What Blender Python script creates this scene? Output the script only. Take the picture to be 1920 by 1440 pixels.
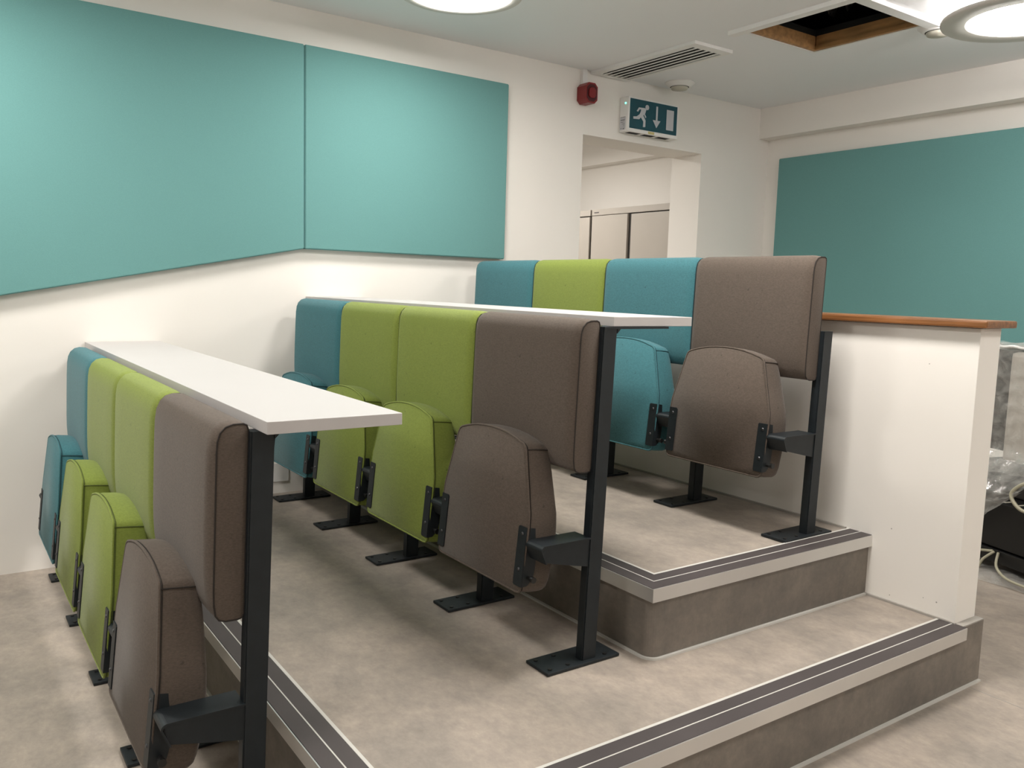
import bpy, bmesh, math, random
from mathutils import Matrix, Vector
random.seed(7)
S = bpy.context.scene
COL = S.collection
for o in list(bpy.data.objects):
    bpy.data.objects.remove(o)

# ---------------------------------------------------------------- camera, world, exposure
cd = bpy.data.cameras.new('camera')
cam = bpy.data.objects.new('camera', cd); COL.objects.link(cam)
cd.sensor_fit = 'HORIZONTAL'; cd.sensor_width = 36.0
cd.lens = 1578.19 / 1920 * 36
cd.clip_start = .05; cd.clip_end = 60
R = [[0.56979390501879, -0.10958025629515203, 0.8144489383833262],
     [0.8212856737888927, 0.041297848699321266, -0.5690205002650894],
     [0.02871842322556669, 0.9931196580085889, 0.1135279571045849]]
M = Matrix(R).to_4x4()
M.translation = Vector((3.87396692, -0.47105176, 1.21594137))
cam.matrix_world = M
S.camera = cam

w = bpy.data.worlds.new('world'); S.world = w; w.use_nodes = True
w.node_tree.nodes['Background'].inputs[0].default_value = (.9, .95, 1, 1)
w.node_tree.nodes['Background'].inputs[1].default_value = .15

S.view_settings.view_transform = 'Standard'
S.view_settings.look = 'None'
S.view_settings.gamma = 1
S.view_settings.exposure = 0.0
S.view_settings.use_curve_mapping = False
LIGHT = 30.0            # base strength of the round ceiling lamps
POWER = dict(mid=1.5, hatch=.85, aisle=2.5, front=1.95, aisle_front=1.2, right=.65, right_back_fill=1.3, far=1.4, corridor=2.75)   # relative output of each lamp

# ---------------------------------------------------------------- key sizes (metres)
H = 2.4615                                  # ceiling
H1, H2 = .205, .413                         # tier heights
Y1, Y2, YH = .1665, 1.1164, 2.144           # tier fronts, partition front
X1, X2 = 2.636, 2.298
XP, PITCH = 2.168, .5095
XR, YF, YB = 7.2, -4.2, 4.32                # room limits
LEAN = .032

# ---------------------------------------------------------------- materials
def lin(c):
    c = c / 255
    return c / 12.92 if c <= .04045 else ((c + .055) / 1.055) ** 2.4
def rgb(r, g, b): return (lin(r), lin(g), lin(b), 1)

def mat(name, col, rough=.5, metal=0., spec=.5, noise=None, bump=None, emit=None):
    m = bpy.data.materials.new(name); m.use_nodes = True
    nt = m.node_tree; b = nt.nodes['Principled BSDF']
    b.inputs['Base Color'].default_value = col
    b.inputs['Roughness'].default_value = rough
    b.inputs['Metallic'].default_value = metal
    b.inputs['Specular IOR Level'].default_value = spec
    if emit:
        b.inputs['Emission Color'].default_value = emit[0]
        b.inputs['Emission Strength'].default_value = emit[1]
    tc = nt.nodes.new('ShaderNodeTexCoord')
    if noise:                                # (scale, amount, detail, stretch)
        sc, amt, det, st = noise
        mp = nt.nodes.new('ShaderNodeMapping'); mp.inputs['Scale'].default_value = st
        nt.links.new(tc.outputs['Object'], mp.inputs[0])
        n = nt.nodes.new('ShaderNodeTexNoise'); n.inputs['Scale'].default_value = sc
        n.inputs['Detail'].default_value = det
        nt.links.new(mp.outputs[0], n.inputs['Vector'])
        r = nt.nodes.new('ShaderNodeValToRGB')
        r.color_ramp.elements[0].position = .3; r.color_ramp.elements[1].position = .7
        r.color_ramp.elements[0].color = [c * (1 - amt) for c in col[:3]] + [1]
        r.color_ramp.elements[1].color = [min(1, c * (1 + amt)) for c in col[:3]] + [1]
        nt.links.new(n.outputs['Fac'], r.inputs[0])
        nt.links.new(r.outputs[0], b.inputs['Base Color'])
    if bump:                                 # (scale, strength, distance)
        n2 = nt.nodes.new('ShaderNodeTexNoise'); n2.inputs['Scale'].default_value = bump[0]
        n2.inputs['Detail'].default_value = 3
        nt.links.new(tc.outputs['Object'], n2.inputs['Vector'])
        bp = nt.nodes.new('ShaderNodeBump'); bp.inputs['Strength'].default_value = bump[1]
        bp.inputs['Distance'].default_value = bump[2]
        nt.links.new(n2.outputs['Fac'], bp.inputs['Height'])
        nt.links.new(bp.outputs[0], b.inputs['Normal'])
    return m

def fabric(name, c, amt=.22):
    m = bpy.data.materials.new(name); m.use_nodes = True
    nt = m.node_tree; b = nt.nodes['Principled BSDF']; L = nt.links
    b.inputs['Roughness'].default_value = .9
    b.inputs['Specular IOR Level'].default_value = .2
    b.inputs['Sheen Weight'].default_value = .12
    b.inputs['Sheen Roughness'].default_value = .5
    tc = nt.nodes.new('ShaderNodeTexCoord')
    mp = nt.nodes.new('ShaderNodeMapping'); mp.inputs['Scale'].default_value = (1, 1, 2.6)
    L.new(tc.outputs['Object'], mp.inputs[0])
    n = nt.nodes.new('ShaderNodeTexNoise'); n.inputs['Scale'].default_value = 150; n.inputs['Detail'].default_value = 4
    n.inputs['Roughness'].default_value = .65
    L.new(mp.outputs[0], n.inputs['Vector'])
    r = nt.nodes.new('ShaderNodeValToRGB')
    e = r.color_ramp.elements
    e[0].position = .28; e[1].position = .72
    e[0].color = [x * (1 - amt) for x in c[:3]] + [1]
    e[1].color = [min(1, x * (1 + amt)) for x in c[:3]] + [1]
    L.new(n.outputs['Fac'], r.inputs[0])
    v = nt.nodes.new('ShaderNodeTexNoise'); v.inputs['Scale'].default_value = 55; v.inputs['Detail'].default_value = 2
    L.new(tc.outputs['Object'], v.inputs['Vector'])
    vr = nt.nodes.new('ShaderNodeValToRGB')
    vr.color_ramp.elements[0].position = .22; vr.color_ramp.elements[1].position = .30
    vr.color_ramp.elements[0].color = (.62, .62, .62, 1); vr.color_ramp.elements[1].color = (1, 1, 1, 1)
    L.new(v.outputs['Fac'], vr.inputs[0])
    mx = nt.nodes.new('ShaderNodeMix'); mx.data_type = 'RGBA'; mx.blend_type = 'MULTIPLY'
    mx.inputs['Factor'].default_value = 1
    L.new(r.outputs[0], mx.inputs['A']); L.new(vr.outputs[0], mx.inputs['B'])
    L.new(mx.outputs['Result'], b.inputs['Base Color'])
    bp = nt.nodes.new('ShaderNodeBump'); bp.inputs['Strength'].default_value = .35; bp.inputs['Distance'].default_value = .001
    L.new(n.outputs['Fac'], bp.inputs['Height'])
    L.new(bp.outputs[0], b.inputs['Normal'])
    return m

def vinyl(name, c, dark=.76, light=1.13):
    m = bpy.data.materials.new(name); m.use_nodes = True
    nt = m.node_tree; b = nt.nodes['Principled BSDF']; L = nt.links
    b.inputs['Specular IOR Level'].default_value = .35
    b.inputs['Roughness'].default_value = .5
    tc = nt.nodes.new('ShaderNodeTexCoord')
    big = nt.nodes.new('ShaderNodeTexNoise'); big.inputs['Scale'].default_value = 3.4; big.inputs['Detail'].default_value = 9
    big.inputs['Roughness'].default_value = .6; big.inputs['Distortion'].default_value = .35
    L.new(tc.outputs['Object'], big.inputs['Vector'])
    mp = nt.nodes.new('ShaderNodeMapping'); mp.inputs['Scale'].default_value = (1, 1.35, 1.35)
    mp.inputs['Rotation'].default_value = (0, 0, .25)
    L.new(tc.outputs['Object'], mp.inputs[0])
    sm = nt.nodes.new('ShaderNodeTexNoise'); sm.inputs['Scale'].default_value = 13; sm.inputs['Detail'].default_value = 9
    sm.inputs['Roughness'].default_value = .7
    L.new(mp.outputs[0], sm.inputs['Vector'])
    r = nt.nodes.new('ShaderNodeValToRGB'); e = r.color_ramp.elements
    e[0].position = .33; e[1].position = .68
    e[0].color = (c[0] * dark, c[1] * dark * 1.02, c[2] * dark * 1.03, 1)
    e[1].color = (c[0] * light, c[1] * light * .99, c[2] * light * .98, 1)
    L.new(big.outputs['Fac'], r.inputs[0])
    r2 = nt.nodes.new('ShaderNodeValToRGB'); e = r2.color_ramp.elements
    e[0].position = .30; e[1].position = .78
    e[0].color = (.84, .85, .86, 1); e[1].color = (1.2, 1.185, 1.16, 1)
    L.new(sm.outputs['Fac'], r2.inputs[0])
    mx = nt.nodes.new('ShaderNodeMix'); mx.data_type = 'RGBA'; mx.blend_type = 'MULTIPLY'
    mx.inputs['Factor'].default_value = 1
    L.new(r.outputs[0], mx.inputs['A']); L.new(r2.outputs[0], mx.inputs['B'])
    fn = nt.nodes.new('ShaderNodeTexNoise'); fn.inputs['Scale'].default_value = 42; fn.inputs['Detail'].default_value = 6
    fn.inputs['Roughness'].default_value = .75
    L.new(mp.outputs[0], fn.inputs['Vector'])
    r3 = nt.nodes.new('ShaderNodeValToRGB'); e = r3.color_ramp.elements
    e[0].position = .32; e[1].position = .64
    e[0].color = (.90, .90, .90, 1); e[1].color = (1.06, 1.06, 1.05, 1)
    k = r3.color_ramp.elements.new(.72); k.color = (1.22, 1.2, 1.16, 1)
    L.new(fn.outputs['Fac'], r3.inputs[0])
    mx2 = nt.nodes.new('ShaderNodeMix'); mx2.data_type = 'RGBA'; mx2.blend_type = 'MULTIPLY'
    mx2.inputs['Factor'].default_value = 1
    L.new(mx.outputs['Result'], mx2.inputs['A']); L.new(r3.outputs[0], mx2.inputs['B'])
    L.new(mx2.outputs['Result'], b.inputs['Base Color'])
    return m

def plastic_film(name):
    m = bpy.data.materials.new(name); m.use_nodes = True
    nt = m.node_tree; L = nt.links
    for n in list(nt.nodes): nt.nodes.remove(n)
    out = nt.nodes.new('ShaderNodeOutputMaterial')
    tr = nt.nodes.new('ShaderNodeBsdfTransparent')
    gl = nt.nodes.new('ShaderNodeBsdfGlossy'); gl.inputs['Roughness'].default_value = .12
    df = nt.nodes.new('ShaderNodeBsdfDiffuse'); df.inputs['Color'].default_value = (.75, .74, .7, 1)
    a = nt.nodes.new('ShaderNodeMixShader'); a.inputs[0].default_value = .62
    bmx = nt.nodes.new('ShaderNodeMixShader')
    tc = nt.nodes.new('ShaderNodeTexCoord')
    n = nt.nodes.new('ShaderNodeTexNoise'); n.inputs['Scale'].default_value = 20; n.inputs['Detail'].default_value = 4
    n.inputs['Distortion'].default_value = .4
    L.new(tc.outputs['Object'], n.inputs['Vector'])
    bp = nt.nodes.new('ShaderNodeBump'); bp.inputs['Strength'].default_value = .6; bp.inputs['Distance'].default_value = .012
    L.new(n.outputs['Fac'], bp.inputs['Height'])
    L.new(bp.outputs[0], gl.inputs['Normal']); L.new(bp.outputs[0], df.inputs['Normal'])
    L.new(gl.outputs[0], a.inputs[1]); L.new(df.outputs[0], a.inputs[2])
    mr = nt.nodes.new('ShaderNodeMapRange'); mr.inputs[1].default_value = .35; mr.inputs[2].default_value = .7
    mr.inputs[3].default_value = .22; mr.inputs[4].default_value = .5
    L.new(n.outputs['Fac'], mr.inputs[0]); L.new(mr.outputs[0], bmx.inputs[0])
    L.new(tr.outputs[0], bmx.inputs[1]); L.new(a.outputs[0], bmx.inputs[2])
    L.new(bmx.outputs[0], out.inputs['Surface'])
    return m

WALL = mat('wall_paint', (.84, .812, .765, 1), .75, spec=.25, noise=(1.5, .015, 3, (1, 1, 1)), bump=(60, .04, .002))
CEIL = mat('ceiling_paint', (.86, .87, .88, 1), .85, spec=.2, bump=(60, .03, .002))
PANEL = mat('acoustic_panel_cloth', (.135, .30, .292, 1), .85, spec=.2, noise=(260, .05, 2, (1, 1, 3)), bump=(500, .08, .0006))
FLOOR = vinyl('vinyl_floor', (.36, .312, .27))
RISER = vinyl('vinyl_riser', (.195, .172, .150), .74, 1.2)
ALU = mat('brushed_aluminium', (.72, .71, .69, 1), .34, .75, noise=(3, .05, 3, (1, 1, 1)))
INSERT = mat('grip_insert_rubber', (.060, .050, .050, 1), .55, noise=(5, .12, 5, (1, 1, 1)))
SEAL = mat('pale_sealant', (.60, .59, .55, 1), .5)
TABLE = mat('white_laminate', (.52, .50, .492, 1), .4, spec=.3, noise=(4, .01, 2, (1, 1, 1)))
STEEL = mat('charcoal_powder_coat', (.009, .013, .016, 1), .5, spec=.4, noise=(30, .15, 3, (1, 1, 1)), bump=(350, .12, .0006))
SCREW = mat('screw_steel', (.09, .09, .095, 1), .35, .9)
RUBBER = mat('black_rubber', (.008, .008, .008, 1), .4)
WOOD = mat('varnished_wood', (.22, .092, .032, 1), .35, spec=.4, noise=(9, .35, 6, (.6, 9, 9)))
RAWWOOD = mat('raw_timber', (.36, .19, .07, 1), .6, noise=(7, .3, 5, (1, 5, 5)))
WHITE = mat('white_plastic', (.82, .81, .79, 1), .4, noise=(3, .01, 2, (1, 1, 1)))
WHITEMET = mat('white_metal', (.84, .83, .81, 1), .45, noise=(3, .01, 2, (1, 1, 1)))
CREAMPL = mat('cream_plastic', (.52, .50, .42, 1), .5)
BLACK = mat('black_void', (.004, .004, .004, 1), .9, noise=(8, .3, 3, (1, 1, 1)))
BLACKMET = mat('black_metal', (.0035, .0035, .0035, 1), .45, noise=(12, .2, 2, (1, 1, 1)))
RED = mat('red_plastic', (.21, .013, .015, 1), .35, noise=(6, .04, 2, (1, 1, 1)))
REDDARK = mat('dark_red_plastic', (.06, .003, .004, 1), .4)
GREYMET = mat('grey_metal_cabinet', (.42, .385, .34, 1), .5, noise=(4, .02, 2, (1, 1, 1)))
DARKGREY = mat('dark_gap_grey', (.03, .026, .022, 1), .7)
SIGN = mat('sign_green', (.0, .062, .088, 1), .3, spec=.5, noise=(6, .1, 2, (1, 1, 1)))
SIGNW = mat('sign_pale', (.52, .53, .56, 1), .4)
LED = mat('green_led', (.1, .9, .6, 1), .3, emit=((.15, 1, .7, 1), 3.))
YELLOW = mat('yellow_sticker', (.55, .48, .2, 1), .5)
INK = mat('label_ink', (.08, .07, .07, 1), .6)

GLOW = mat('lamp_spill_glow', (.9, .9, .9, 1), .5, emit=((1, .95, .93, 1), 30.))  # emission stands in for light spilling above the lamp rim
RIM = mat('lamp_rim_paint', (.62, .60, .56, 1), .45, noise=(3, .01, 2, (1, 1, 1)))
FILM = plastic_film('clear_plastic_film')
CABLE = mat('cream_cable', (.36, .34, .25, 1), .45)
PALEBOX = mat('pale_equipment', (.52, .48, .43, 1), .5, noise=(3, .03, 2, (1, 1, 1)))
FOIL = mat('dark_foil', (.05, .05, .052, 1), .35, spec=.6, bump=(14, 1, .05))

TEAL_F = fabric('teal_fabric', (.050, .160, .184, 1), .2)
GREEN_F = fabric('green_fabric', (.195, .245, .048, 1), .16)
BROWN_F = fabric('brown_fabric', (.096, .075, .06, 1), .22)
TEAL_P = mat('teal_piping', (.010, .048, .06, 1), .8)
GREEN_P = mat('green_piping', (.065, .085, .012, 1), .8)
BROWN_P = mat('brown_piping', (.018, .013, .010, 1), .8)
FAB = {'teal': (TEAL_F, TEAL_P), 'green': (GREEN_F, GREEN_P), 'brown': (BROWN_F, BROWN_P)}

# ---------------------------------------------------------------- helpers
def obj(name, bm, m, parent=None, smooth=False, loc=None):
    me = bpy.data.meshes.new(name)
    bmesh.ops.recalc_face_normals(bm, faces=bm.faces)
    bm.to_mesh(me); bm.free()
    me.materials.append(m)
    if smooth:
        for p in me.polygons: p.use_smooth = True
    o = bpy.data.objects.new(name, me); COL.objects.link(o)
    if parent: o.parent = parent
    if loc: o.location = loc
    return o
def tag(o, label=None, cat=None, group=None, kind=None):
    if label: o['label'] = label
    if cat: o['category'] = cat
    if group: o['group'] = group
    if kind: o['kind'] = kind
    return o
def thing(name, label, cat, loc=(0, 0, 0), group=None, rz=0):
    o = bpy.data.objects.new(name, None); COL.objects.link(o)
    o.location = loc; o.rotation_euler = (0, 0, rz); o.empty_display_size = .1
    return tag(o, label, cat, group)
def box(bm, x0, x1, y0, y1, z0, z1, bev=0):
    vs = [bm.verts.new((x, y, z)) for x in (x0, x1) for y in (y0, y1) for z in (z0, z1)]
    f = [(0, 1, 3, 2), (4, 6, 7, 5), (0, 4, 5, 1), (2, 3, 7, 6), (0, 2, 6, 4), (1, 5, 7, 3)]
    fs = [bm.faces.new([vs[i] for i in q]) for q in f]
    if bev:
        es = list({e for q in fs for e in q.edges})
        bmesh.ops.bevel(bm, geom=es, offset=bev, segments=2, affect='EDGES', profile=.6)
    return bm
def B(*a, **k):
    return box(bmesh.new(), *a, **k)
def prism(bm, pts, axis, a, b):
    """extrude a 2-D polygon along an axis between a and b"""
    def P(p, t):
        if axis == 'X': return (t, p[0], p[1])
        if axis == 'Y': return (p[0], t, p[1])
        return (p[0], p[1], t)
    v0 = [bm.verts.new(P(p, a)) for p in pts]; v1 = [bm.verts.new(P(p, b)) for p in pts]
    n = len(pts)
    for i in range(n):
        bm.faces.new((v0[i], v0[(i + 1) % n], v1[(i + 1) % n], v1[i]))
    bm.faces.new(v0); bm.faces.new(v1[::-1])
    return bm
def cyl(bm, c, r, axis, a, b, n=16, r2=None):
    r2 = r if r2 is None else r2
    rings = []
    for t, rr in ((a, r), (b, r2)):
        ring = []
        for i in range(n):
            u, v = rr * math.cos(2 * math.pi * i / n), rr * math.sin(2 * math.pi * i / n)
            p = {'X': (t, c[0] + u, c[1] + v), 'Y': (c[0] + u, t, c[1] + v), 'Z': (c[0] + u, c[1] + v, t)}[axis]
            ring.append(bm.verts.new(p))
        rings.append(ring)
    for i in range(n):
        bm.faces.new((rings[0][i], rings[0][(i + 1) % n], rings[1][(i + 1) % n], rings[1][i]))
    bm.faces.new(rings[0][::-1]); bm.faces.new(rings[1])
    return bm
def lathe(bm, prof, c=(0, 0), n=48):
    """revolve (r, z) profile round the vertical axis at c"""
    rings = []
    for r, z in prof:
        rings.append([bm.verts.new((c[0] + r * math.cos(2 * math.pi * i / n), c[1] + r * math.sin(2 * math.pi * i / n), z)) for i in range(n)])
    for k in range(len(rings) - 1):
        for i in range(n):
            bm.faces.new((rings[k][i], rings[k][(i + 1) % n], rings[k + 1][(i + 1) % n], rings[k + 1][i]))
    return bm
def tube(bm, pts, r, n=6, closed=False):
    pts = [Vector(p) for p in pts]; m = len(pts); rings = []
    prev = None
    for i in range(m):
        if closed: t = pts[(i + 1) % m] - pts[i - 1]
        else: t = pts[min(i + 1, m - 1)] - pts[max(i - 1, 0)]
        t.normalize()
        if prev is None: prev = t.cross(Vector((.31, .2, .93))).normalized()
        s = (prev - t * prev.dot(t)).normalized(); prev = s; u = s.cross(t).normalized()
        rings.append([bm.verts.new(pts[i] + s * r * math.cos(2 * math.pi * k / n) + u * r * math.sin(2 * math.pi * k / n)) for k in range(n)])
    for i in range(m if closed else m - 1):
        a, b = rings[i], rings[(i + 1) % m]
        for k in range(n):
            bm.faces.new((a[k], a[(k + 1) % n], b[(k + 1) % n], b[k]))
    if not closed:
        bm.faces.new(rings[0][::-1]); bm.faces.new(rings[-1])
    return bm

# ================================================================ THE SETTING
fl = obj('floor', B(-3.2, XR + .2, YF - .2, YB + .2, -.06, 0), FLOOR); tag(fl, kind='structure')

# side wall with the panels and the doorway (room face at x = 0)
bm = bmesh.new()
DY0, DY1, DZ = 2.684, 3.667, 2.106
box(bm, -.26, 0, YF - .2, DY0, 0, H + .1)
box(bm, -.26, 0, DY1, YB, 0, H + .1)
box(bm, -.26, 0, DY0, DY1, DZ, H + .1)
wl = obj('wall_left', bm, WALL); tag(wl, 'off-white side wall with the doorway and two big teal panels', kind='structure')
obj('access_panel', B(0, .006, .72, .935, .262, .352, bev=.001), WHITE, wl)['label'] = 'small square white access plate low on the wall'

wb = obj('wall_back', B(-3.2, XR + .2, YB, YB + .15, 0, H + .1), WALL); tag(wb, kind='structure')
bh = obj('trim_1', B(-3.2, XR, 4.22, YB, 2.265, H + .05), WALL); tag(bh, 'boxed-in beam running along the top of the back wall', kind='structure')
wr = obj('wall_right', B(XR, XR + .15, YF, YB, 0, H + .1), WALL); tag(wr, kind='structure')
wf = obj('wall_front', B(0, XR, YF - .15, YF, 0, H + .1), WALL); tag(wf, kind='structure')

# ceiling with the hatch opening
HX0, HX1, HY0, HY1 = 1.055, 1.652, 2.775, 3.325
bm = bmesh.new()
T = H + .1
box(bm, -.26, HX0, YF, YB, H, T); box(bm, HX1, XR, YF, YB, H, T)
box(bm, HX0, HX1, YF, HY0, H, T); box(bm, HX0, HX1, HY1, YB, H, T)
ce = obj('ceiling', bm, CEIL); tag(ce, kind='structure')

# corridor beyond the doorway
cc = obj('ceiling_corridor', B(-3.2, -.26, 1.6, YB, H, T), CEIL); tag(cc, kind='structure')
cw = obj('wall_corridor', B(-3.2, -.26, 1.45, 1.6, 0, T), WALL); tag(cw, kind='structure')
ce2 = obj('wall_far', B(-3.35, -3.2, 1.45, YB, 0, T), WALL); tag(ce2, kind='structure')

# tiers
def tier(name, x1, y0, y1, z0, z1, r, label):
    bm = bmesh.new()
    pts = [(0, y0)]
    for i in range(9):
        a = -math.pi / 2 + i / 8 * math.pi / 2
        pts.append((x1 - r + r * math.cos(a), y0 + r + r * math.sin(a)))
    pts += [(x1, y1), (0, y1)]
    prism(bm, pts, 'Z', z0, z1)
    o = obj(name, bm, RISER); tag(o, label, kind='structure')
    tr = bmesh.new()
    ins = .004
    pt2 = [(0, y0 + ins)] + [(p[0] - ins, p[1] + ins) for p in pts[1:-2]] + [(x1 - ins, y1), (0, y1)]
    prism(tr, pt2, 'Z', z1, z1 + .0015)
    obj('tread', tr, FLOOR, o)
    sl = bmesh.new()
    prev = None
    path = [(p[0], p[1]) for p in pts[:-1]]
    out = []
    for i, p in enumerate(path):
        a = path[max(0, i - 1)]; b = path[min(len(path) - 1, i + 1)]
        d = Vector((b[0] - a[0], b[1] - a[1])).normalized(); nrm = Vector((d.y, -d.x))
        out.append((p[0] + nrm.x * .009, p[1] + nrm.y * .009))
    for i in range(len(path) - 1):
        q = [path[i], path[i + 1], out[i + 1], out[i]]
        prism(sl, q, 'Z', z0, z0 + .006)
    obj('sealant_bead', sl, SEAL, o)
    return o
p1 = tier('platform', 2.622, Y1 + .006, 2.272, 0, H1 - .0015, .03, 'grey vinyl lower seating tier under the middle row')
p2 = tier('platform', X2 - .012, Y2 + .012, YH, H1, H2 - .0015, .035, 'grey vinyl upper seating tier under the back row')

def nosing(name, path, inward, z, label, clean=True):
    """path: 3 points (start, corner, end); mitred corner; inward normals of both legs"""
    root = bpy.data.objects.new(name, None); COL.objects.link(root)
    tag(root, label, kind='structure')
    def leg(a, b, n, other, at_end, sect, nm, m):
        a = Vector(a); b = Vector(b); n = Vector(n); d = (b - a).normalized()
        bm = bmesh.new(); ra = []; rb = []
        for (off, zz) in sect:
            sa, sb = a + n * off, b + n * off
            if at_end: sb = sb - d * off
            else: sa = sa + d * off
            ra.append(bm.verts.new((sa.x, sa.y, z + zz))); rb.append(bm.verts.new((sb.x, sb.y, z + zz)))
        k = len(sect)
        for i in range(k):
            bm.faces.new((ra[i], ra[(i + 1) % k], rb[(i + 1) % k], rb[i]))
        bm.faces.new(ra); bm.faces.new(rb[::-1])
        return obj(nm, bm, m, root)
    base = [(0, -.036), (0, .002), (.094, .002), (.094, -.004), (.004, -.004), (.004, -.036)]
    s1 = [(.0035, .002), (.0035, .0035), (.0435, .0035), (.0435, .002)]
    s2 = [(.0475, .002), (.0475, .0035), (.0865, .0035), (.0865, .002)]
    for (a, b, n, at_end) in ((path[0], path[1], inward[0], True), (path[1], path[2], inward[1], False)):
        leg(a, b, n, None, at_end, base, 'aluminium_profile', ALU)
        leg(a, b, n, None, at_end, s1, 'grip_strip', INSERT)
        leg(a, b, n, None, at_end, s2, 'grip_strip', INSERT)
        leg(a, b, n, None, at_end, [(.0438, .002), (.0438, .0040), (.0472, .0040), (.0472, .002)], 'centre_rib', SEAL)
        leg(a, b, n, None, at_end, [(.087, .002), (.087, .0036), (.0955, .0036), (.0955, .0005), (.094, .0005), (.094, .002)], 'pale_edge_trim', SEAL)
    return root
nosing('trim_2', [(0, Y1), (X1, Y1), (X1, YH)], [(0, 1), (-1, 0)], H1, 'aluminium stair nosing with dark grip strips on the lower tier edge')
nosing('trim_3', [(0, Y2), (X2, Y2), (X2, YH)], [(0, 1), (-1, 0)], H2, 'aluminium stair nosing with dark grip strips on the upper tier edge')

# half-height partition behind the back row
pw = obj('wall_middle', B(0, 2.595, YH, 2.268, H1 - .01, 1.134, bev=.002), WALL)
tag(pw, 'half-height white partition wall behind the back row, wooden capping on top', kind='structure')
bm = B(-.0, 2.626, 2.110, 2.300, 1.136, 1.1585, bev=.006)
obj('wooden_capping', bm, WOOD, pw)
BEAD = mat('grey_sealant', (.36, .34, .31, 1), .6)
obj('sealant_bead', B(X2 - .012, 2.600, YH - .008, YH, H1, H1 + .007), BEAD, pw)
obj('sealant_bead', B(0, X2 - .10, YH - .008, YH, H2, H2 + .007), BEAD, pw)
obj('sealant_bead', B(2.595, 2.622, YH, 2.272, H1 - .001, H1 + .003), BEAD, pw)
for mx, mz, mr_ in ((2.444, 1.014, .0018), (2.363, .455, .0022), (2.375, .23, .0018), (2.533, .257, .0025), (2.489, .258, .0015)):
    obj('scuff_mark', cyl(bmesh.new(), (mx, mz), mr_, 'Y', YH - .0006, YH, 8), BEAD, pw)
obj('weld_line', B(2.626, 6.5, 2.1965, 2.1995, 0, .0006), BEAD, fl)


# ================================================================ WALL PANELS
PX = .045
def apanel(pts, axis, a, b, label, group=None):
    bm = bmesh.new(); prism(bm, pts, axis, a, b)
    bmesh.ops.bevel(bm, geom=list(bm.edges), offset=.004, segments=2, affect='EDGES')
    o = obj('acoustic_panel', bm, PANEL); return tag(o, label, 'panel', group)
apanel([(1.0005, 1.369), (2.130, 1.369), (2.130, 2.291), (1.0005, 2.291)], 'X', .004, PX, 'rectangular teal fabric wall panel beside the doorway, right of the thin joint')
apanel([(-1.9, .80), (.9975, 1.369), (.9975, 2.291), (-1.9, 2.291)], 'X', .004, PX, 'large teal fabric wall panel with a sloping bottom edge, left of the thin joint')
apanel([(.130, .985), (3.4, .985), (3.4, 2.126), (.130, 2.126)], 'Y', YB - PX, YB - .004, 'darker teal fabric wall panel on the back wall above the partition')

# ================================================================ SEATS
def outline_half():
    return [(.0, .207), (.196, .207), (.207, .209), (.213, .216), (.2155, .235), (.219, .33), (.2195, .385), (.2165, .42), (.204, .465),
            (.186, .53), (.171, .583), (.166, .592), (.156, .5985), (.118, .609), (.08, .6165), (.04, .6205), (0, .622)]
def cushion_outline():
    h = outline_half()
    return h[:-1] + [(0, .622)] + [(-x, z) for x, z in h[-2:0:-1]]
def depthT(z):
    ks = [(.205, .083), (.25, .094), (.33, .097), (.42, .091), (.52, .084), (.62, .072)]
    if z <= ks[0][0]: return ks[0][1]
    for (a, u), (b, v) in zip(ks, ks[1:]):
        if z <= b: return u + (v - u) * (z - a) / (b - a)
    return ks[-1][1]

def make_cushion(parent, fm, pm):
    O = cushion_outline(); n = len(O)
    bm = bmesh.new()
    cz = .40
    # flat underside (front when tipped up)
    f0 = [bm.verts.new((x * .985, -.0035, cz + (z - cz) * .985)) for x, z in O]
    f1 = [bm.verts.new((x, 0, z)) for x, z in O]
    for i in range(n): bm.faces.new((f0[i], f0[(i + 1) % n], f1[(i + 1) % n], f1[i]))
    bm.faces.new(f0)
    # boxing + domed seat face
    rings = [[bm.verts.new((x, 0, z)) for x, z in O]]
    for sc, dy in ((1.012, -.055), (1.012, -.022), (1.0, -.006), (.982, .002), (.92, .009), (.74, .014), (.4, .015)):
        rings.append([bm.verts.new((x * sc, depthT(z) + dy, cz + (z - cz) * sc)) for x, z in O])
    for a, b in zip(rings, rings[1:]):
        for i in range(n): bm.faces.new((a[i], a[(i + 1) % n], b[(i + 1) % n], b[i]))
    c = bm.verts.new((0, .10, cz))
    for i in range(n): bm.faces.new((rings[-1][i], rings[-1][(i + 1) % n], c))
    o = obj('seat_cushion', bm, fm, parent, smooth=True)
    # piping round the flat face and the two boxing seams
    pb = bmesh.new(); tube(pb, [(x * 1.004, -.0012, .4 + (z - .4) * 1.004) for x, z in O], .0032, 6, True)
    obj('piping', pb, fm, o, smooth=True)
    pb = bmesh.new(); tube(pb, [(x * 1.006, .0042, .4 + (z - .4) * 1.006) for x, z in O], .0012, 5, True)
    obj('stitched_seam', pb, pm, o)
    ck = [i for i, p in enumerate(O) if abs(abs(p[0]) - .171) < 1e-6]
    for i in ck:
        x, z = O[i]
        T_ = depthT(z)
        pb = bmesh.new()
        tube(pb, [(x * 1.003, 0, z + .002), (x * 1.014, T_ * .4, z + .003), (x * 1.014, T_ * .75, z + .003), (x * 1.0, T_ - .005, z + .002)], .0016, 5)
        obj('corner_seam', pb, pm, o)
    return o

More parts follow.
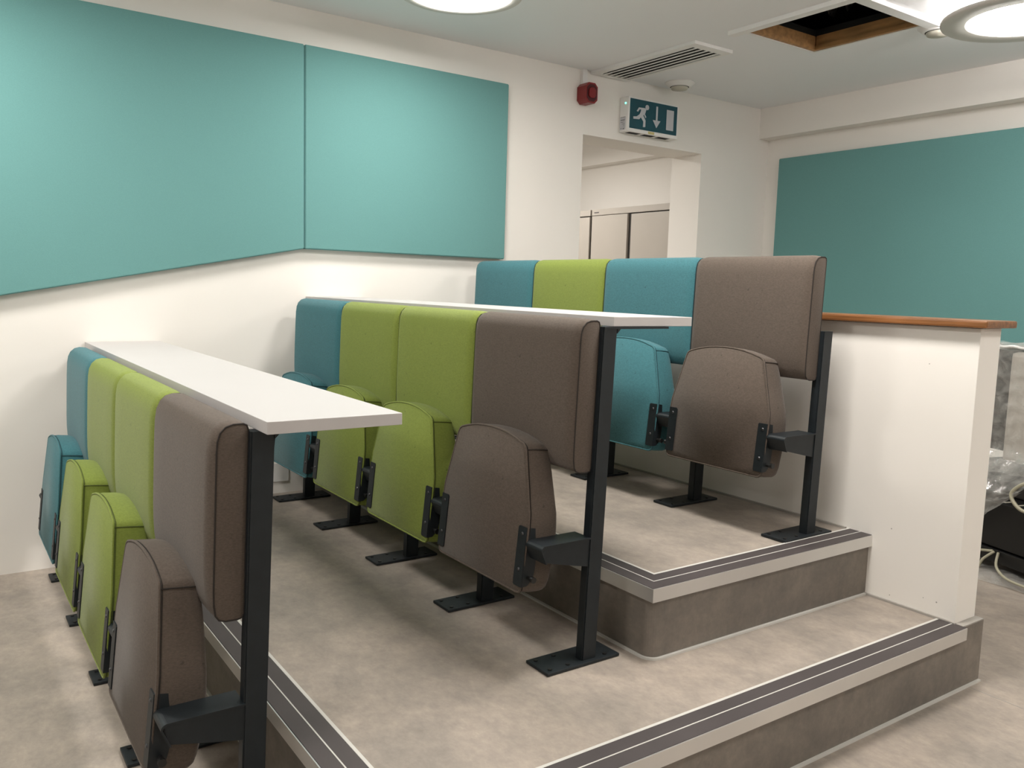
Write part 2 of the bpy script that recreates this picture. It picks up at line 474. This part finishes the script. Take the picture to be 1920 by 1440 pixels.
def make_backrest(parent, fm, pm, hw):
    sec = [(0, .012, 0, 0), (-.003, .003, 0, 0), (-.012, 0, 0, 0), (-.030, 0, .02, 0), (-.041, .004, .12, 0), (-.047, .014, .28, 0), (-.050, .035, .5, 0),
           (-.051, .065, .74, 0), (-.051, .10, .92, 0), (-.051, .14, 1, 0), (-.051, .22, 1.02, 0), (-.051, .30, 1, 0), (-.051, .345, .92, .2), (-.050, .368, .78, .5),
           (-.046, .385, .55, .8), (-.037, .397, .32, 1), (-.025, .402, .14, 1), (-.010, .403, 0, .6), (-.003, .400, 0, 0), (0, .392, 0, 0)]
    CR = .015
    es = [0, .0015, .004, .008, .014, .022, .032]
    sec = [(y * 1.2 if y < -.02 else y, z, c, u) for y, z, c, u in sec]
    xs = [-hw + e for e in es] + [-hw * .5, 0, hw * .5] + [hw - e for e in reversed(es)]
    bm = bmesh.new(); rings = []
    for x in xs:
        e = hw - abs(x); f = math.sin(math.pi / 2 * min(1, e / .032)) ** .75
        rings.append([bm.verts.new((x, y - CR * c * f, z + .006 * u * f)) for y, z, c, u in sec])
    n = len(sec)
    for a, b in zip(rings, rings[1:]):
        for i in range(n): bm.faces.new((a[i], a[(i + 1) % n], b[(i + 1) % n], b[i]))
    for s in (0, -1):
        x = xs[s]
        cap = [bm.verts.new((x, y, z)) for y, z, c, u in sec]
        xo = x + (.0015 if s else -.0015)
        cap2 = [bm.verts.new((xo, -.025 + (y + .025) * .86, .2 + (z - .2) * .98)) for y, z, c, u in sec]
        for i in range(n): bm.faces.new((cap[i], cap[(i + 1) % n], cap2[(i + 1) % n], cap2[i]))
        bm.faces.new(cap2)
    o = obj('backrest', bm, fm, parent, smooth=True)
    for s in (0, -1):
        pb = bmesh.new()
        tube(pb, [(xs[s], y - .0004, z) for y, z, c, u in sec], .0019, 6, True)
        obj('piping', pb, pm, o)
    return o

def make_bracket(parent, s):
    """folded steel hinge plate on the lower edge of the cushion; s = side sign"""
    bm = bmesh.new()
    def q(v): return s * v
    xa, xb = sorted((q(.184), q(.2205)))
    pts = [(xa + .004, .225), (xb, .225), (xb, .385), (xa + .004, .385), (xa, .381), (xa, .229)] if s > 0 else \
          [(xa, .225), (xb - .004, .225), (xb, .229), (xb, .381), (xb - .004, .385), (xa, .385)]
    prism(bm, pts, 'Y', -.0065, -.0035)
    xa, xb = sorted((q(.2180), q(.2210)))
    prism(bm, [(-.0035, .225), (.014, .227), (.03, .245), (.034, .27), (.034, .383), (-.0035, .385)], 'X', xa, xb)
    o = obj('hinge_bracket', bm, STEEL, parent)
    for z in (.366, .270):
        sb = bmesh.new(); cyl(sb, (q(.203), z), .0032, 'Y', -.0095, -.0062, 10, r2=.0055)
        obj('screw', sb, SCREW, o)
    rb = bmesh.new()
    a, b = sorted((q(.2205), q(.236)))
    cyl(rb, (.016, .250), .0055, 'X', a, b, 12)
    a, b = sorted((q(.236), q(.246)))
    cyl(rb, (.016, .250), .0085, 'X', a, b, 12)
    obj('rubber_stop', rb, RUBBER, o)
    return o

def copy_tree(src, parent=None):
    c = src.copy(); COL.objects.link(c)
    if parent: c.parent = parent
    for ch in list(src.children): copy_tree(ch, c)
    return c

def make_seat(colour):
    """origin: floor level, centred between two stanchions, y = stanchion line"""
    fm, pm = FAB[colour]
    t = thing('theatre_seat', '', 'seat')
    b = make_backrest(t, fm, pm, PITCH / 2 - .0022)
    b.location = (.022, .0025 + LEAN * .53 - .001, .528); b.rotation_euler = (-LEAN, 0, 0)
    c = make_cushion(t, fm, pm)
    a = math.atan(.1)
    c.rotation_euler = (-a, 0, 0)
    # local (x, 0, z) -> y = z sin a ; want y = -.1574 + .1 (z - .205)
    c.location = (0, -.1574 - .0205, 0)
    for s in (-1, 1):
        k = make_bracket(t, s); k.rotation_euler = c.rotation_euler; k.location = c.location
    return t

protos = {}
rows = [  # floor height, y of the stanchions, x offset, colours from the side wall outwards
    (0.0, .020, .022, ['teal', 'green', 'green', 'brown'], 'front'),
    (H1, .9524, 0.0, ['teal', 'green', 'green', 'brown'], 'middle'),
    (H2, 1.9219, -.011, ['teal', 'green', 'teal', 'brown'], 'back')]
where = {
    ('front', 0): 'teal tip-up seat nearest the side wall in the front row',
    ('front', 1): 'green tip-up seat in the front row, next to the teal one',
    ('front', 2): 'green tip-up seat in the front row, next to the brown one',
    ('front', 3): 'brown tip-up seat at the aisle end of the front row, on the floor',
    ('middle', 0): 'teal tip-up seat nearest the side wall in the middle row, behind the front table',
    ('middle', 1): 'green tip-up seat in the middle row, next to the teal one',
    ('middle', 2): 'green tip-up seat in the middle row, next to the brown one',
    ('middle', 3): 'brown tip-up seat at the aisle end of the middle row, on the lower tier',
    ('back', 0): 'teal seat nearest the side wall in the back row, only its backrest top showing',
    ('back', 1): 'green seat in the back row, the only green one there',
    ('back', 2): 'bright teal tip-up seat between the green and the brown one in the back row',
    ('back', 3): 'brown tip-up seat at the aisle end of the back row, by the white partition'}
for z, y, xo, cols, rn in rows:
    for i, c in enumerate(cols):
        if c not in protos:
            protos[c] = make_seat(c); s = protos[c]
        else:
            s = copy_tree(protos[c])
        s.location = (XP + xo - PITCH * (3.5 - i), y, z)
        s['label'] = where[(rn, i)]; s['group'] = 'tip-up seats of the %s row' % rn

# ---- stanchions
def make_stanchion(h, bracket):
    t = thing('seat_stanchion', '', 'seat post')
    bm = B(-.049, .049, -.125, .125, .0015, .0095, bev=.0015)
    pl = obj('base_plate', bm, STEEL, t)
    for dx in (-.032, .032):
        for dy in (-.105, -.045, .085):
            bb = bmesh.new(); cyl(bb, (dx, dy), .006, 'Z', .0095, .0125, 8)
            obj('bolt', bb, RUBBER, pl)
    bm = bmesh.new()
    z0, z1 = .009, h
    ya = .0025
    vs = []
    for z in (z0, z1):
        s = LEAN * (z - z0)
        for x, yy in ((.004, ya), (.035, ya), (.035, ya + .049), (.004, ya + .049)):
            vs.append(bm.verts.new((x, yy + s, z)))
    for i in range(4): bm.faces.new((vs[i], vs[(i + 1) % 4], vs[4 + (i + 1) % 4], vs[4 + i]))
    bm.faces.new(vs[3::-1]); bm.faces.new(vs[4:])
    bmesh.ops.bevel(bm, geom=[e for e in bm.edges if abs((e.verts[0].co - e.verts[1].co).z) > .1], offset=.003, segments=2, affect='EDGES')
    obj('post', bm, STEEL, t)
    # folded arm: top sheet with a rounded nose and a side web
    bm = bmesh.new()
    zt = .352; yb = ya + LEAN * .35 + .002; yf = -.149; r = .013; th = .004
    outer = [(yb, zt)]
    for k in range(7):
        a = math.pi / 2 + k / 6 * math.pi / 2
        outer.append((yf + r + r * math.cos(a), zt - r + r * math.sin(a)))
    outer.append((yf + .016, zt - .050))
    inner = [(yf + .016 + th, zt - .050)]
    for k in range(6, -1, -1):
        a = math.pi / 2 + k / 6 * math.pi / 2
        inner.append((yf + r + (r - th) * math.cos(a), zt - r + (r - th) * math.sin(a)))
    inner.append((yb, zt - th))
    prism(bm, outer + inner, 'X', -.033, .037)
    prism(bm, [(yf + .0065, zt - th), (yb, zt - th), (yb - .002, zt - .080), (yb - .05, zt - .070), (yf + .016, zt - .047)], 'X', .028, .032)
    ar = obj('seat_arm', bm, STEEL, t)
    for p in ar.data.polygons: p.use_smooth = False
    if bracket:
        bm = bmesh.new()
        box(bm, .002, .037, ya + LEAN * h + .002, ya + LEAN * h + .235, h - .006, h)
        prism(bm, [(ya + LEAN * h + .048, h - .006), (ya + LEAN * h + .060, h - .006), (ya + LEAN * h + .048, h - .018)], 'X', .004, .035)
        obj('table_bracket', bm, STEEL, t)
    return t
ord_txt = ['against the side wall', 'second from the side wall', 'third from the side wall', 'second from the aisle end', 'at the aisle end']
pt = make_stanchion(.9165, True); p3 = make_stanchion(.690, False)
used = set()
for z, y, xo, cols, rn in rows:
    for i in range(5):
        src = p3 if rn == 'back' else pt
        if src.name in used: s = copy_tree(src)
        else: used.add(src.name); s = src
        s.location = (XP + xo - PITCH * (4 - i), y, z)
        s['label'] = 'charcoal steel seat post with base plate %s of the %s row' % (ord_txt[i], rn)
        if i == 4: s['label'] = 'tall charcoal steel post on a bolted plate at the aisle end of the %s row' % rn
        s['group'] = 'steel posts of the %s row' % rn

# ---- tables
for z, yf_, xe, lab in ((0, .067, 2.2755, 'long white bench table behind the front row of seats'), (H1, 1.0205, 2.200, 'long white bench table behind the middle row, under the back row')):
    top = .9425 + z
    o = obj('bench_table', B(0.004, xe, yf_, yf_ + .294, top - .0255, top, bev=.0012), TABLE)
    tag(o, lab, 'table', 'white bench tables')

# ================================================================ CEILING FITTINGS
def ceiling_light(x, y, zb, ro, ri, label, key, glow=False):
    LAMP = mat('lamp_diffuser_' + key, (.9, .9, .9, 1), .5, emit=((1, .955, .90, 1), LIGHT * POWER[key]))
    t = thing('ceiling_light', label, 'light', (x, y, 0), 'round ceiling lights')
    bm = lathe(bmesh.new(), [(ro - .004, zb + .016), (ro, zb + .010), (ro - .003, zb + .002), (ro - .012, zb), (ri + .004, zb), (ri, zb + .004), (ri, zb + .012)])
    obj('rim', bm, RIM, t, smooth=True)
    bm = lathe(bmesh.new(), [(0.0001, zb + .005), (ri * .5, zb + .005), (ri + .002, zb + .005)])
    d = obj('diffuser', bm, LAMP, t)
    bm = lathe(bmesh.new(), [(0.0001, zb + .016), (ro - .003, zb + .016), (ro * .82, zb + .022), (ro * .8, H - .001 if not glow else zb + .024)])
    if glow:
        bm = lathe(bmesh.new(), [(0.0001, zb + .016), (ro - .003, zb + .016), (ro * .9, zb + .022), (0.0001, zb + .023)])
    obj('housing', bm, WHITEMET, t, smooth=False)
    if glow:
        bm = lathe(bmesh.new(), [(.17, zb + .024), (.17, H)])
        obj('spill_glow', bm, GLOW, t, smooth=True)  # glowing cylinder added for the upward spill onto the ceiling
        for k in range(16):
            a = k / 16 * 2 * math.pi
            fb = bmesh.new(); tube(fb, [(.176 * math.cos(a), .176 * math.sin(a), zb + .024), (.176 * math.cos(a + .25), .176 * math.sin(a + .25), H)], .0022, 5)
            obj('cooling_fin', fb, WHITEMET, t)
    return t
ceiling_light(.79, 1.372, 2.392, .257, .211, 'round white ceiling light at the top edge of the photo, above the middle row', 'mid')
ceiling_light(2.12, 3.275, 2.36, .330, .232, 'round ceiling light with a wide grey rim beside the open hatch', 'hatch', glow=True)
for (x, y, k, lab) in ((2.35, 1.372, 'aisle', 'round ceiling light above the aisle end of the middle row'),
                    (.79, -.53, 'front', 'round ceiling light above the floor in front of the sloping panel'),
                    (2.35, -.53, 'aisle_front', 'round ceiling light above the front floor left of the camera'),
                    (3.9, 1.372, 'right', 'round ceiling light above the lowest step at the right'),
                    (3.9, 3.275, 'right_back_fill', 'added unseen round ceiling light behind the partition at the right'),  # this and the next: unseen lamps added to light the back right
                    (5.6, 3.0, 'right_back_fill', 'added unseen round ceiling light in the far right corner of the room'),
                    (3.9, -2.4, 'far', 'round ceiling light behind the camera'),
                    (.79, -2.4, 'far', 'round ceiling light in the front corner by the side wall'),
                    (5.6, -.53, 'far', 'round ceiling light near the right wall')):
    ceiling_light(x, y, 2.37, .257, .211, lab, k, glow=k in ('aisle', 'aisle_front', 'right', 'right_back_fill'))
ceiling_light(-1.5, 2.9, 2.392, .257, .211, 'added unseen round ceiling light in the corridor behind the doorway', 'corridor')  # unseen lamp added because the corridor needs light

def detector(x, y, label):
    t = thing('smoke_detector', label, 'detector', (x, y, 0), 'round ceiling detectors')
    obj('base', lathe(bmesh.new(), [(.088, H), (.088, H - .006), (.066, H - .024), (.058, H - .026), (0.0001, H - .026)]), WHITE, t, smooth=False)
    obj('cap', lathe(bmesh.new(), [(.05, H - .024), (.052, H - .030), (.046, H - .040), (0.0001, H - .043)]), CREAMPL, t, smooth=True)
    obj('gap_ring', lathe(bmesh.new(), [(.056, H - .0262), (.050, H - .0275), (.048, H - .0262)]), BLACK, t)
    return t
detector(.15, 3.29, 'round white detector on the ceiling near the exit sign')
detector(1.665, 3.40, 'round detector on the ceiling, half hidden by the wide-rimmed light')

# air vent
VX0, VX1, VY0, VY1 = .006, .808, 2.718, 2.995
v = thing('air_vent', 'white rectangular air vent with slats in the ceiling beside the side wall', 'vent', (VX0, VY0, H))
def frame_bm(x0, x1, y0, y1, z0, z1, w4):
    bm = bmesh.new(); l, r, n, f = w4
    box(bm, x0, x0 + l, y0, y1, z0, z1); box(bm, x1 - r, x1, y0, y1, z0, z1)
    box(bm, x0 + l, x1 - r, y0, y0 + n, z0, z1); box(bm, x0 + l, x1 - r, y1 - f, y1, z0, z1)
    return bm
W_, D_ = VX1 - VX0, VY1 - VY0
obj('frame', frame_bm(0, W_, 0, D_, -.016, -.0002, (.04, .055, .045, .022)), WHITEMET, v)
obj('backing', B(.03, W_ - .04, .03, D_ - .015, -.0015, -.0005), BLACK, v)
ny = 5
for k in range(ny):
    yy = .045 + .012 + k * (D_ - .067 - .012) / ny
    bm = bmesh.new(); prism(bm, [(yy + .008, -.0155), (yy + .030, -.0125), (yy + .030, -.0105), (yy + .008, -.0135)], 'X', .04, W_ - .055)
    obj('slat', bm, WHITEMET, v)

# hatch
t = thing('ceiling_hatch', 'open ceiling hatch with raw timber lining and a black void above', 'hatch', (HX0, HY0, H))
Lx, Ly = HX1 - HX0, HY1 - HY0
obj('white_trim', B(-.050, Lx + .055, -.045, 0, -.020, -.0002), WHITEMET, t)
obj('white_trim', B(Lx, Lx + .055, 0, Ly + .02, -.020, -.0002), WHITEMET, t)
bm = bmesh.new(); box(bm, -.014, .002, 0, Ly + .014, -.0035, -.0002); obj('plaster_edge', bm, WHITE, t)
bm = bmesh.new(); box(bm, .002, Lx, Ly - .002, Ly + .014, -.0035, -.0002); obj('plaster_edge', bm, WHITE, t)
for k, (a, b, c, d) in enumerate(((0, .02, 0, Ly), (Lx - .02, Lx, 0, Ly), (.02, Lx - .02, 0, .02), (.02, Lx - .02, Ly - .02, Ly))):
    obj('timber_board', B(a + .0005, b, c, d, .001, .022), RAWWOOD, t)
    e = .006
    a2, b2, c2, d2 = (a, b - e, c, d) if k == 0 else (a + e, b, c, d) if k == 1 else (a, b, c, d - e) if k == 2 else (a, b, c + e, d)
    obj('timber_board', B(a2 + .0005, b2, c2, d2, .023, .070), RAWWOOD, t)
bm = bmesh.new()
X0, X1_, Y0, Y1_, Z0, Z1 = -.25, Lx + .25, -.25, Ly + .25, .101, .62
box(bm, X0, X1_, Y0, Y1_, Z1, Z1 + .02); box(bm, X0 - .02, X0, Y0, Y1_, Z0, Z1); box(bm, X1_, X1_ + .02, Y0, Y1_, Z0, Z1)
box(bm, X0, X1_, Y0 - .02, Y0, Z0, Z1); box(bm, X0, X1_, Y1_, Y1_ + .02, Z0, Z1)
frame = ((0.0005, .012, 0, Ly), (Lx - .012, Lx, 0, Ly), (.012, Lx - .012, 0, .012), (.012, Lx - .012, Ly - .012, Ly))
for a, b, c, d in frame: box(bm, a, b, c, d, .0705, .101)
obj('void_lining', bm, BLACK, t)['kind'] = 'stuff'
bm = bmesh.new()
g = [[bm.verts.new((.02 + .2 * i / 8, .30 + .30 * j / 8, .20 + .05 * math.sin(i * 1.7 + j) + .03 * random.random())) for j in range(9)] for i in range(9)]
for i in range(8):
    for j in range(8): bm.faces.new((g[i][j], g[i + 1][j], g[i + 1][j + 1], g[i][j + 1]))
obj('foil_duct', bm, FOIL, t)

# ================================================================ SIDE WALL FITTINGS
t = thing('alarm_sounder', 'red fire alarm sounder on the side wall above the doorway', 'alarm', (0, 2.671, 2.322))
def oct_(hw, hh, c): return [(-hw + c, -hh), (hw - c, -hh), (hw, -hh + c), (hw, hh - c), (hw - c, hh), (-hw + c, hh), (-hw, hh - c), (-hw, -hh + c)]
bm = bmesh.new(); prism(bm, oct_(.043, .056, .020), 'X', .001, .080)
obj('body', bm, RED, t)
bm = bmesh.new()
prism(bm, oct_(.036, .047, .019), 'X', .0801, .0812); obj('horn_recess', bm, REDDARK, t)
bm = bmesh.new(); prism(bm, oct_(.024, .028, .012), 'X', .0813, .089); obj('horn_cone', bm, RED, t)
obj('cable_duct', B(.001, .022, -.020, .012, .0565, H - 2.322), WHITE, t)

SX, SY0, SY1, SZ0, SZ1 = .075, 2.957, 3.368, 2.150, 2.350
t = thing('exit_sign', 'green exit sign box with running figure, down arrow and door above the doorway', 'sign', (0, SY0, SZ0))
W2, H2_ = SY1 - SY0, SZ1 - SZ0
bm = B(.001, SX, 0, W2, 0, H2_, bev=.004); obj('housing', bm, WHITE, t)
fy0, fy1, fz0, fz1 = .012, W2 - .012, .020, H2_ - .010
pl = obj('green_face', B(SX, SX + .0015, fy0, fy1, fz0, fz1), SIGN, t)
fw, fh = fy1 - fy0, fz1 - fz0
def sp(pts, name):
    bm = bmesh.new(); prism(bm, [(fy0 + a * fw, fz0 + (1 - b) * fh) for a, b in pts], 'X', SX + .0015, SX + .0022)
    return obj(name, bm, SIGNW, t)
# rectified from the photograph: a across, b down
sp([(.770, .16), (.925, .16), (.925, .86), (.770, .86)], 'door_symbol')
bm = bmesh.new()
for pts in ([(.542, .12), (.578, .12), (.578, .60), (.542, .60)], [(.478, .60), (.642, .60), (.560, .86)]):
    prism(bm, [(fy0 + a * fw, fz0 + (1 - b) * fh) for a, b in pts], 'X', SX + .0015, SX + .0022)
obj('arrow_symbol', bm, SIGNW, t)
bm = bmesh.new()
cyl(bm, (fy0 + 0.351 * fw, fz0 + (1 - 0.217) * fh), .0150, 'X', SX + .0015, SX + .0022, 18)
for q_, pts in enumerate([[(0.179, 0.265), (0.309, 0.255), (0.328, 0.29), (0.311, 0.334), (0.227, 0.327), (0.195, 0.326)], [(0.179, 0.265), (0.198, 0.317), (0.163, 0.419), (0.135, 0.397)], [(0.227, 0.32), (0.331, 0.289), (0.329, 0.333), (0.288, 0.467), (0.267, 0.552), (0.201, 0.572), (0.195, 0.495), (0.217, 0.403)], [(0.195, 0.495), (0.242, 0.547), (0.194, 0.664), (0.074, 0.679), (0.07, 0.599), (0.138, 0.581)], [(0.213, 0.555), (0.265, 0.493), (0.324, 0.667), (0.324, 0.891), (0.277, 0.903), (0.28, 0.717)], [(0.303, 0.357), (0.282, 0.469), (0.323, 0.585), (0.337, 0.547), (0.306, 0.461), (0.322, 0.364)]]):
    prism(bm, [(fy0 + a * fw, fz0 + (1 - b) * fh) for a, b in pts], 'X', SX + .0015, SX + .0023 + .00015 * q_)
obj('running_figure', bm, SIGNW, t)
bm = bmesh.new(); cyl(bm, (.050, H2_ - .038), .005, 'Y', -.003, .001, 12); obj('status_light', bm, LED, t)
bm = bmesh.new(); box(bm, .008, .055, -.0008, .0005, .012, .085); obj('rating_label', bm, SIGNW, t)
bm = bmesh.new()
for zz, a, b in ((.083, .010, .052), (.068, .012, .050), (.064, .012, .046), (.054, .012, .040), (.044, .026, .046), (.036, .034, .044), (.026, .035, .041), (.020, .014, .024)):
    box(bm, a, b, -.0012, -.0008, zz, zz + .0022)
box(bm, .034, .043, -.0012, -.0008, .014, .020)
obj('label_print', bm, INK, t)
bm = bmesh.new()
for a, b in ((.03, .12), (.15, .24), (.27, .36)): box(bm, .02, .06, a, b, -.001, .0005)
obj('vent_slot', bm, BLACK, t)
obj('yellow_sticker', B(SX, SX + .001, .165, .215, .003, .017), YELLOW, t)

# ================================================================ CORRIDOR CUPBOARDS
def cupboard(x0, x1, label, split=True):
    t = thing('metal_cupboard', label, 'cupboard', (x0, 3.87, 0), 'grey cupboards in the corridor')
    w_ = x1 - x0; ht = 1.842
    obj('body', B(0.002, w_ - .002, .022, .445, 0, ht, bev=.002), GREYMET, t)
    obj('top_rail', B(0.002, w_ - .002, 0, .022, ht - .045, ht), GREYMET, t)
    obj('recess', B(.01, w_ - .01, .012, .0215, .05, ht - .048), DARKGREY, t)
    mid = w_ * .475
    d1 = obj('door', B(.004, mid - .01, 0, .012, .06, ht - .05, bev=.002), GREYMET, t)
    obj('edge_strip', B(mid - .04, mid - .012, -.006, 0, .06, ht - .052), GREYMET, d1)
    d2 = obj('door', B(mid + .028, w_ - .004, -.004, .012, .06, ht - .055, bev=.002), GREYMET, t)
    obj('badge', B(.03, .085, -.001, 0, ht - .028, ht - .020), INK, t)
    return t
cupboard(-1.31, -.40, 'grey metal double-door cupboard seen through the doorway, nearer one')
cupboard(-2.24, -1.325, 'grey metal cupboard at the left edge of the doorway view')

# ================================================================ WRAPPED EQUIPMENT BEHIND THE PARTITION
RZ = -.30
t = thing('equipment_trolley', 'low black equipment trolley with a slotted top behind the partition end', 'trolley', (2.10, 3.42, 0), rz=RZ)
obj('body', B(-.30, .75, 0, .5, .125, .33, bev=.006), BLACKMET, t)
obj('lower_rail', B(-.31, .76, -.008, .5, .06, .118, bev=.004), BLACKMET, t)
for k in range(9):
    obj('slot', B(.02 + k * .03, .034 + k * .03, .02, .085, .3295, .3315), CREAMPL if k % 2 == 0 else BLACK, t)
for x in (-.26, .70):
    for y in (.05, .44):
        bm = bmesh.new(); cyl(bm, (y, .031), .031, 'X', x - .012, x + .012, 16); obj('wheel', bm, RUBBER, t)
obj('back_panel', B(-.30, .75, .46, .5, .33, .50), BLACKMET, t)

t = thing('wrapped_machine', 'pale machine wrapped in clear plastic film standing on the black trolley', 'equipment', (2.10, 3.42, .332), rz=RZ)
obj('casing', B(-.10, .72, .12, .44, .16, .66, bev=.02), PALEBOX, t)
obj('dark_panel', B(-.26, -.105, .14, .42, .20, .665, bev=.01), BLACKMET, t)
obj('stand', B(-.20, .68, .14, .42, 0, .155, bev=.01), DARKGREY, t)
bm = bmesh.new()
def wav(i, j, a=.012): return a * math.sin(i * 1.9 + j * .7) + a * math.cos(j * 2.3 - i * .6) + a * .6 * (random.random() - .5)
NX, NZ = 30, 22
g = []
for i in range(NX + 1):
    col = []
    for j in range(NZ + 1):
        x = -.29 + 1.05 * i / NX; z = .12 + .575 * j / NZ
        col.append(bm.verts.new((x + wav(j, i, .003), .095 + wav(i, j, .006) - (.0 if j > 4 else .012 * (4 - j)), z + wav(i, j, .003))))
    g.append(col)
for i in range(NX):
    for j in range(NZ): bm.faces.new((g[i][j], g[i + 1][j], g[i + 1][j + 1], g[i][j + 1]))
top = []
for i in range(NX + 1):
    col = [g[i][NZ]]
    for j in range(1, 7):
        x = -.29 + 1.05 * i / NX
        col.append(bm.verts.new((x, .095 + .37 * j / 6, .69 + wav(i, j, .006))))
    top.append(col)
for i in range(NX):
    for j in range(6): bm.faces.new((top[i][j], top[i + 1][j], top[i + 1][j + 1], top[i][j + 1]))
obj('plastic_wrap', bm, FILM, t, smooth=True)
tb = bmesh.new(); tube(tb, [(-.29 + .0175 * i, .092 + .003 * math.sin(i * .9), .685 + .003 * math.sin(i * 1.1)) for i in range(61)], .0065, 7)
obj('film_edge_highlight', tb, WHITE, t, smooth=True)  # white tube paints the highlight along the top edge of the film

# loose sheet hanging over the trolley edge
bm = bmesh.new(); g = []
for i in range(15):
    col = []
    x = -.17 + .33 * i / 14
    drop = .26 * (1 - (i / 14) ** 1.1) + .0
    for j in range(13):
        u = j / 12
        yy = .10 - .14 * min(1, u * 2.5) + wav(i, j, .006)
        z = .51 - .10 * min(1, u * 2.5) - drop * max(0, (u - .3) / .7)
        col.append(bm.verts.new((x, yy - .01, z)))
    g.append(col)
for i in range(14):
    for j in range(12): bm.faces.new((g[i][j], g[i + 1][j], g[i + 1][j + 1], g[i][j + 1]))
o = obj('plastic_sheet', bm, FILM, smooth=True, loc=(2.10, 3.42, 0)); o.rotation_euler = (0, 0, RZ)
tag(o, 'crumpled clear plastic sheet hanging down over the left corner of the black trolley', 'plastic sheet')
# plastic on the floor
bm = bmesh.new(); g = []
for i in range(17):
    col = []
    for j in range(7):
        x = -.28 + .62 * i / 16; y = -.10 + .30 * j / 6
        e = min(i, 16 - i) / 8
        col.append(bm.verts.new((x, y + .03 * math.cos(i * .5), .003 + (.022 * e + .012 * abs(math.sin(i * 1.3 + j)) if 0 < j < 6 else .0))))
    g.append(col)
for i in range(16):
    for j in range(6): bm.faces.new((g[i][j], g[i + 1][j], g[i + 1][j + 1], g[i][j + 1]))
o = obj('plastic_bag', bm, FILM, smooth=True, loc=(2.14, 3.40, 0)); o.rotation_euler = (0, 0, RZ)
tag(o, 'pale plastic bag lying on the floor under the trolley', 'plastic bag')
# cables
def cable(pts, r, label):
    P = [Vector(p) for p in pts]; out = []
    for i in range(len(P) - 1):
        p0 = P[max(i - 1, 0)]; p1_ = P[i]; p2_ = P[i + 1]; p3_ = P[min(i + 2, len(P) - 1)]
        for k in range(8):
            s = k / 8
            out.append(.5 * ((2 * p1_) + (p2_ - p0) * s + (2 * p0 - 5 * p1_ + 4 * p2_ - p3_) * s * s + (3 * p1_ - p0 - 3 * p2_ + p3_) * s ** 3))
    out.append(P[-1])
    o = obj('cable', tube(bmesh.new(), out, r, 8), CABLE, smooth=True, loc=(2.10, 3.42, 0)); o.rotation_euler = (0, 0, RZ)
    return tag(o, label, 'cable')
cable([(.34, .10, .50), (.20, -.02, .47), (.12, -.05, .40), (.17, -.05, .34), (.24, -.02, .335)], .008, 'thick cream cable looping down onto the top of the black trolley')
cable([(.02, -.012, .11), (-.08, -.03, .085), (-.20, -.04, .02)], .006, 'thin cream cable trailing left below the trolley to the floor')
cable([(.03, -.012, .11), (.0, -.04, .07), (-.01, -.05, .035)], .006, 'short cream cable hanging straight down below the trolley')
cable([(.05, -.012, .11), (.08, -.05, .06), (.16, -.08, .035), (.26, -.08, .03)], .006, 'cream cable curving right below the trolley onto the plastic')
